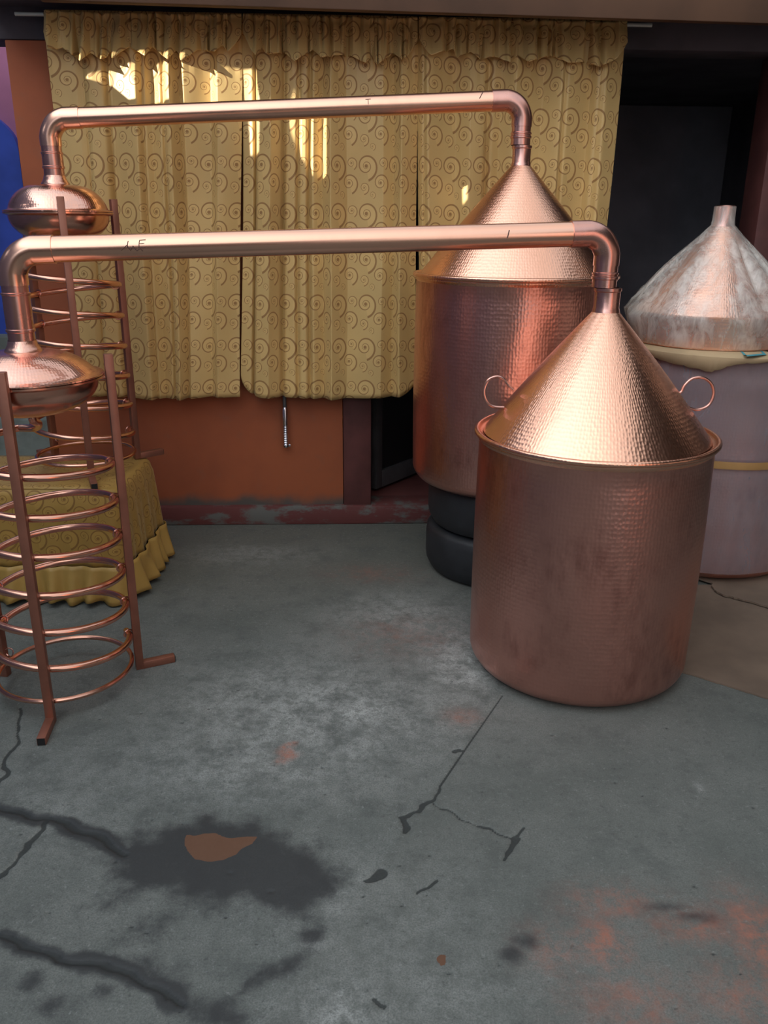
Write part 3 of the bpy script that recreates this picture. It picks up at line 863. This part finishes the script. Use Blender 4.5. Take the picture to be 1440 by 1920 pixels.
# ------------------------------------------------------------------ cloth-covered box
def covered_box():
    x0, x1, y0, y1, zt = -2.15, -1.000, 2.94, 3.44, .450
    o = empty('covered_box', ((x0+x1)/2, (y0+y1)/2, 0), 'low box draped in gold scroll cloth with a ruffled hem', 'box')
    cx, cy = (x0+x1)/2, (y0+y1)/2; hx, hy = (x1-x0)/2, (y1-y0)/2
    def rrect(n, ex, r):
        pts = []
        per = [(1, 1), (-1, 1), (-1, -1), (1, -1)]
        seg = n//4
        for q, (sx, sy) in enumerate(per):
            for k in range(6):
                a = q*PI/2+k/5*PI/2
                pts.append(Vector((sx*(hx+ex-r)+r*math.cos(a), sy*(hy+ex-r)+r*math.sin(a), 0)))
        return pts
    def resample(pts, n):
        P = pts+[pts[0]]; d = [0]
        for a, b in zip(P[:-1], P[1:]): d.append(d[-1]+(b-a).length)
        out = []; j = 0
        for i in range(n):
            t = d[-1]*i/n
            while d[j+1] < t: j += 1
            f = (t-d[j])/(d[j+1]-d[j]); out.append(P[j].lerp(P[j+1], f))
        return out, d[-1]
    n = 420
    base, per = resample(rrect(0, 0, .05), n)
    nrm = [((base[(i+1) % n]-base[i-1]).normalized().cross(Vector((0, 0, 1)))) for i in range(n)]
    rnd = random.Random(4); ph = [rnd.uniform(0, 6.28) for _ in range(6)]
    def rip(i):
        t = i/n*2*PI; return .5+.3*math.sin(19*t+ph[0]+1.5*math.sin(3*t))+.2*math.sin(41*t+ph[1])
    rows, uvs = [], []
    for f in (.0, .3, .6, .8, .93):          # top
        rows.append([Vector((p.x*f, p.y*f, zt)) for i, p in enumerate(base)])
        uvs.append([(p.x*f, p.y*f+.3) for p in base])
    L = .0
    for k in range(1, 6):
        a = k/5*PI/2
        rows.append([p+nrm[i]*(-.03+.03*math.sin(a)) + Vector((0, 0, zt-.03*(1-math.cos(a)))) for i, p in enumerate(base)])
        uvs.append([(i/n*per, .3-.0094*k) for i in range(n)])
    z1 = .150
    for k in range(1, 13):
        q = k/12
        rows.append([p+nrm[i]*(.006+(.004+.024*rip(i))*q) + Vector((0, 0, zt-.03+(z1-zt+.03)*q)) for i, p in enumerate(base)])
        uvs.append([(i/n*per, .25-(zt-.03-z1)*q) for i in range(n)])
    bm = bmesh.new(); grid_faces(bm, rows, True, uvs)
    for f in list(bm.faces):
        if f.calc_area() < 1e-9: bm.faces.remove(f)
    bmesh.ops.remove_doubles(bm, verts=bm.verts[:], dist=1e-5)
    c = link('cloth', bm, M['cover'], o, True, None, None)
    rows = []
    def rip2(i):
        t = i/n*2*PI; return .5+.5*math.sin(37*t+ph[2]+1.8*math.sin(5*t)), .5+.5*math.sin(23*t+ph[3])
    for k in range(9):
        q = k/8; row = []
        for i, p in enumerate(base):
            a, b = rip2(i)
            row.append(p+nrm[i]*(.020+.025*rip(i)*(1-q)+(.006+.040*a+.015*b)*q) + Vector((0, 0, .156-(.150-.018*b)*q)))
        rows.append(row)
    bm = bmesh.new(); grid_faces(bm, rows, True)
    r = link('ruffle', bm, M['ruffle'], o, True, None, None)
    for x in (c, r):
        md = x.modifiers.new('thickness', 'SOLIDIFY'); md.thickness = .003; md.offset = -1
covered_box()

# ------------------------------------------------------------------ wrapped still at right
WP = (1.425, 3.52)
def wrapped():
    rb, H = .405, .925
    o = empty('wrapped_pot', (WP[0], WP[1], 0), 'copper pot wrapped in clear bubble wrap with a brown tape band, behind the foreground still', 'pot')
    pr = [(.02, .01)]+[(rb-.05+.05*math.sin(a), .05-.05*math.cos(a)+.004) for a in np.linspace(.1, PI/2, 8)]+[(rb, H*.3), (rb, H*.6), (rb, H-.03), (rb+.012, H-.012), (rb+.012, H-.004), (rb-.02, H-.004), (.02, H-.01)]
    link('body', lathe(pr, 96, True, True, None, .004, 9), M['body'], o, True, None, .9)
    pr = [(rb+.003, .040)]
    for k in range(1, 15): pr.append((rb+.010+.005*math.sin(k*2.1), max(.045, .03+(H-.06)*k/14)))
    pr.append((rb+.02, H-.008))
    link('bubble_wrap', lathe(pr, 128, False, False, None, .010, 21), M['bubble'], o, True, None, None)
    zt_ = at_y(1400, 880, WP[1]-rb).z
    link('tape_band', lathe([(rb+.021, zt_-.014), (rb+.022, zt_), (rb+.021, zt_+.016)], 128, False, False, None, .010, 21), M['tape'], o)
    # cardboard sheet on the pot with a torn flap hanging over the front
    bm = bmesh.new()
    cc = WP; rf = rb+.030
    low = [(1180, 668), (1215, 664), (1238, 674), (1275, 684), (1305, 691), (1330, 698), (1350, 692), (1368, 686), (1400, 681), (1440, 679), (1480, 680)]
    top, bot = [], []
    for i in range(len(low)-1):
        for k in range(4):
            x = low[i][0]+(low[i+1][0]-low[i][0])*k/4; y = low[i][1]+(low[i+1][1]-low[i][1])*k/4
            d = ray(x, y); ox, oy = -cc[0], -cc[1]
            a_ = d.x**2+d.y**2; b_ = 2*(ox*d.x+oy*d.y); c_ = ox*ox+oy*oy-rf*rf
            disc = b_*b_-4*a_*c_
            if disc < 0: continue
            t = (-b_-math.sqrt(disc))/(2*a_); p = Vector((0, 0, CAMH))+d*t
            bot.append(Vector((p.x, p.y, p.z + random.uniform(-.003, .003)))); top.append(Vector((p.x, p.y, H+.012)))
    inn = [Vector((cc[0]+(p.x-cc[0])*.93, cc[1]+(p.y-cc[1])*.93, H+.022)) for p in top]
    mid = [Vector((cc[0]+(p.x-cc[0])*.3, cc[1]+(p.y-cc[1])*.3, H+.022)) for p in top]
    back = [Vector((cc[0]+(p.x-cc[0])*-.6, cc[1]+.25+.05*math.sin(i), H+.022)) for i, p in enumerate(top)]
    grid_faces(bm, [bot, top, inn, mid, back])
    cb = link('cardboard_sheet', bm, M['flap'], None, True, None, .8)
    md = cb.modifiers.new('thickness', 'SOLIDIFY'); md.thickness = .004; md.offset = 0
    tag(cb, 'pale torn cardboard sheet lying under the film-wrapped cone', 'cardboard', 'cardboard sheets by the wrapped pot')
    # teal print: an open box stroke
    bm = bmesh.new()
    for pts in ([(1388, 656), (1398, 667), (1434, 664), (1424, 655)],):
        P = []
        for x, y in pts:
            P.append(at_z(x, y, H+.0252))
        P2 = []
        for a, b in zip(P[:-1], P[1:]):
            for k in range(5): P2.append(a.lerp(b, k/5))
        P2.append(P[-1])
        out = P2
        for a, b in zip(out[:-1], out[1:]):
            w = Vector((0, .016, 0))
            bm.faces.new([bm.verts.new(v) for v in (a-w, b-w, b+w, a+w)])
    link('teal_print', bm, M['teal'], cb, False)
    # wrapped cone
    cx, cy = 1.345, 3.50; zb0 = H+.026; rc = .318
    h = empty('conical_lid', (cx, cy, zb0), 'conical copper lid wrapped in clear cling film, standing on pale cardboard at right', 'lid')
    pr = [(rc-.012, 0), (rc-.010, .115), (rc, .125)]
    for k in range(1, 11): pr.append((rc+(.040-rc)*k/10, .125+.33*k/10))
    link('cone', lathe(pr, 96, True, False, None, .004, 12), M['cone'], h, True, None, .8)
    link('neck', lathe([(.044, .45), (.040, .465), (.040, .525), (.036, .529), (.033, .50)], 40), M['dark_pipe'], h)
    bm = bmesh.new(); rows = []; n = 160
    rnd = random.Random(2); phs = [rnd.uniform(0, 6.28) for _ in range(8)]
    prof = [(rc-.014, .001), (rc+.004, .008), (rc+.012, .05), (rc+.018, .08), (rc+.026, .118), (rc+.016, .136)]
    for k in range(1, 17):
        f = k/16
        prof.append((rc+.016+(.046-rc-.016)*f + .006*math.sin(f*PI), (.136+(.455-.136)*f)))
    prof += [(.0425, .48), (.0415, .525)]
    for i, (r, z) in enumerate(prof):
        f = max(0, min(1, (z-.15)/.33)); row = []
        for j in range(n):
            a = 2*PI*j/n
            pl = (abs(math.sin(4.5*a+phs[0]+.4*math.sin(2*a)))-.5)*.030+(abs(math.sin(9.5*a+phs[1]))-.5)*.012
            pl *= math.sin(min(1, f*1.1+.12)*PI) if z > .15 else .35*z/.15
            hz = .006*math.sin(z*140+6*math.sin(2*a+phs[2])) if .02 < z < .17 else 0
            row.append(Vector(((r+pl+hz)*math.cos(a), (r+pl+hz)*math.sin(a), z+(.010*math.sin(3*a+phs[3]) if .02 < z < .2 else 0))))
        rows.append(row)
    grid_faces(bm, rows, True)
    link('cling_film', bm, M['film'], h, True, None, None)
wrapped()

# cardboard on the floor
def jag(pts, rnd, amt=.004, sub=5):
    out = []
    for a, b in zip(pts, pts[1:]+pts[:1]):
        for k in range(sub):
            f = k/sub; j = amt if k else 0
            out.append((a[0]+(b[0]-a[0])*f+rnd.uniform(-j, j), a[1]+(b[1]-a[1])*f+rnd.uniform(-j, j)))
    return out
rnd = random.Random(9)
def G2(p): q = at_z(*p); return (q.x, q.y)
lowp = [G2(p) for p in ((1262, 1258), (1300, 1268), (1370, 1290), (1440, 1312), (1560, 1350))]+[(2.1, 2.72), (2.0, 3.02), G2((1480, 1150)), G2((1400, 1132)), G2((1340, 1098)), G2((1290, 1100)), G2((1240, 1150))]
o = link('cardboard_sheet', prism(jag(lowp, rnd, .002), .0008, .006), M['cardboard'], None, False)
tag(o, 'large brown cardboard sheet lying on the floor right of the foreground pot', 'cardboard', 'cardboard sheets by the wrapped pot')
upp = [G2(p) for p in ((1332, 1098), (1338, 1112), (1355, 1122), (1382, 1128), (1400, 1133), (1440, 1145), (1530, 1172))]+[(2.2, 3.15), (2.2, 3.9), (.98, 3.95), (1.0, 3.5)]
o = link('cardboard_sheet', prism(jag(upp, rnd, .005), .0095, .0165), M['cardboard'], None, False)
tag(o, 'upper brown cardboard sheet with a torn edge, under the wrapped pot', 'cardboard', 'cardboard sheets by the wrapped pot')
for ob in bpy.data.objects:
    if ob.name.startswith(('wrapped_pot',)): ob.location.z = .0168

# ------------------------------------------------------------------ world light
w = bpy.data.worlds.new('sky'); scene.world = w; w.use_nodes = True
t = NT(w.node_tree); bg = w.node_tree.nodes['Background']
tc = t.n('ShaderNodeTexCoord').outputs['Generated']
sep = t.n('ShaderNodeSeparateXYZ'); t.set(sep.inputs[0], tc)
cl = t.noise(tc, 2.5, 5)
c = t.mix(t.rng(cl, .4, .65), (.80, .90, 1.0), (1.0, .99, .97))
dp = t.n('ShaderNodeVectorMath', operation='DOT_PRODUCT'); t.set(dp.inputs[0], tc)
dp.inputs[1].default_value = Vector((-SD.x, -SD.y, .35)).normalized()
glow = t.m('POWER', t.m('MAXIMUM', dp.outputs['Value'], 0.0), 2.0)          # sky brighter round the low sun
t.set(bg.inputs['Color'], c); t.set(bg.inputs['Strength'], t.m('ADD', .72, t.m('MULTIPLY', glow, 1.7)))

vs = scene.view_settings
vs.view_transform = 'Standard'; vs.look = 'None'; vs.gamma = 1.0; vs.exposure = .40; vs.use_curve_mapping = False
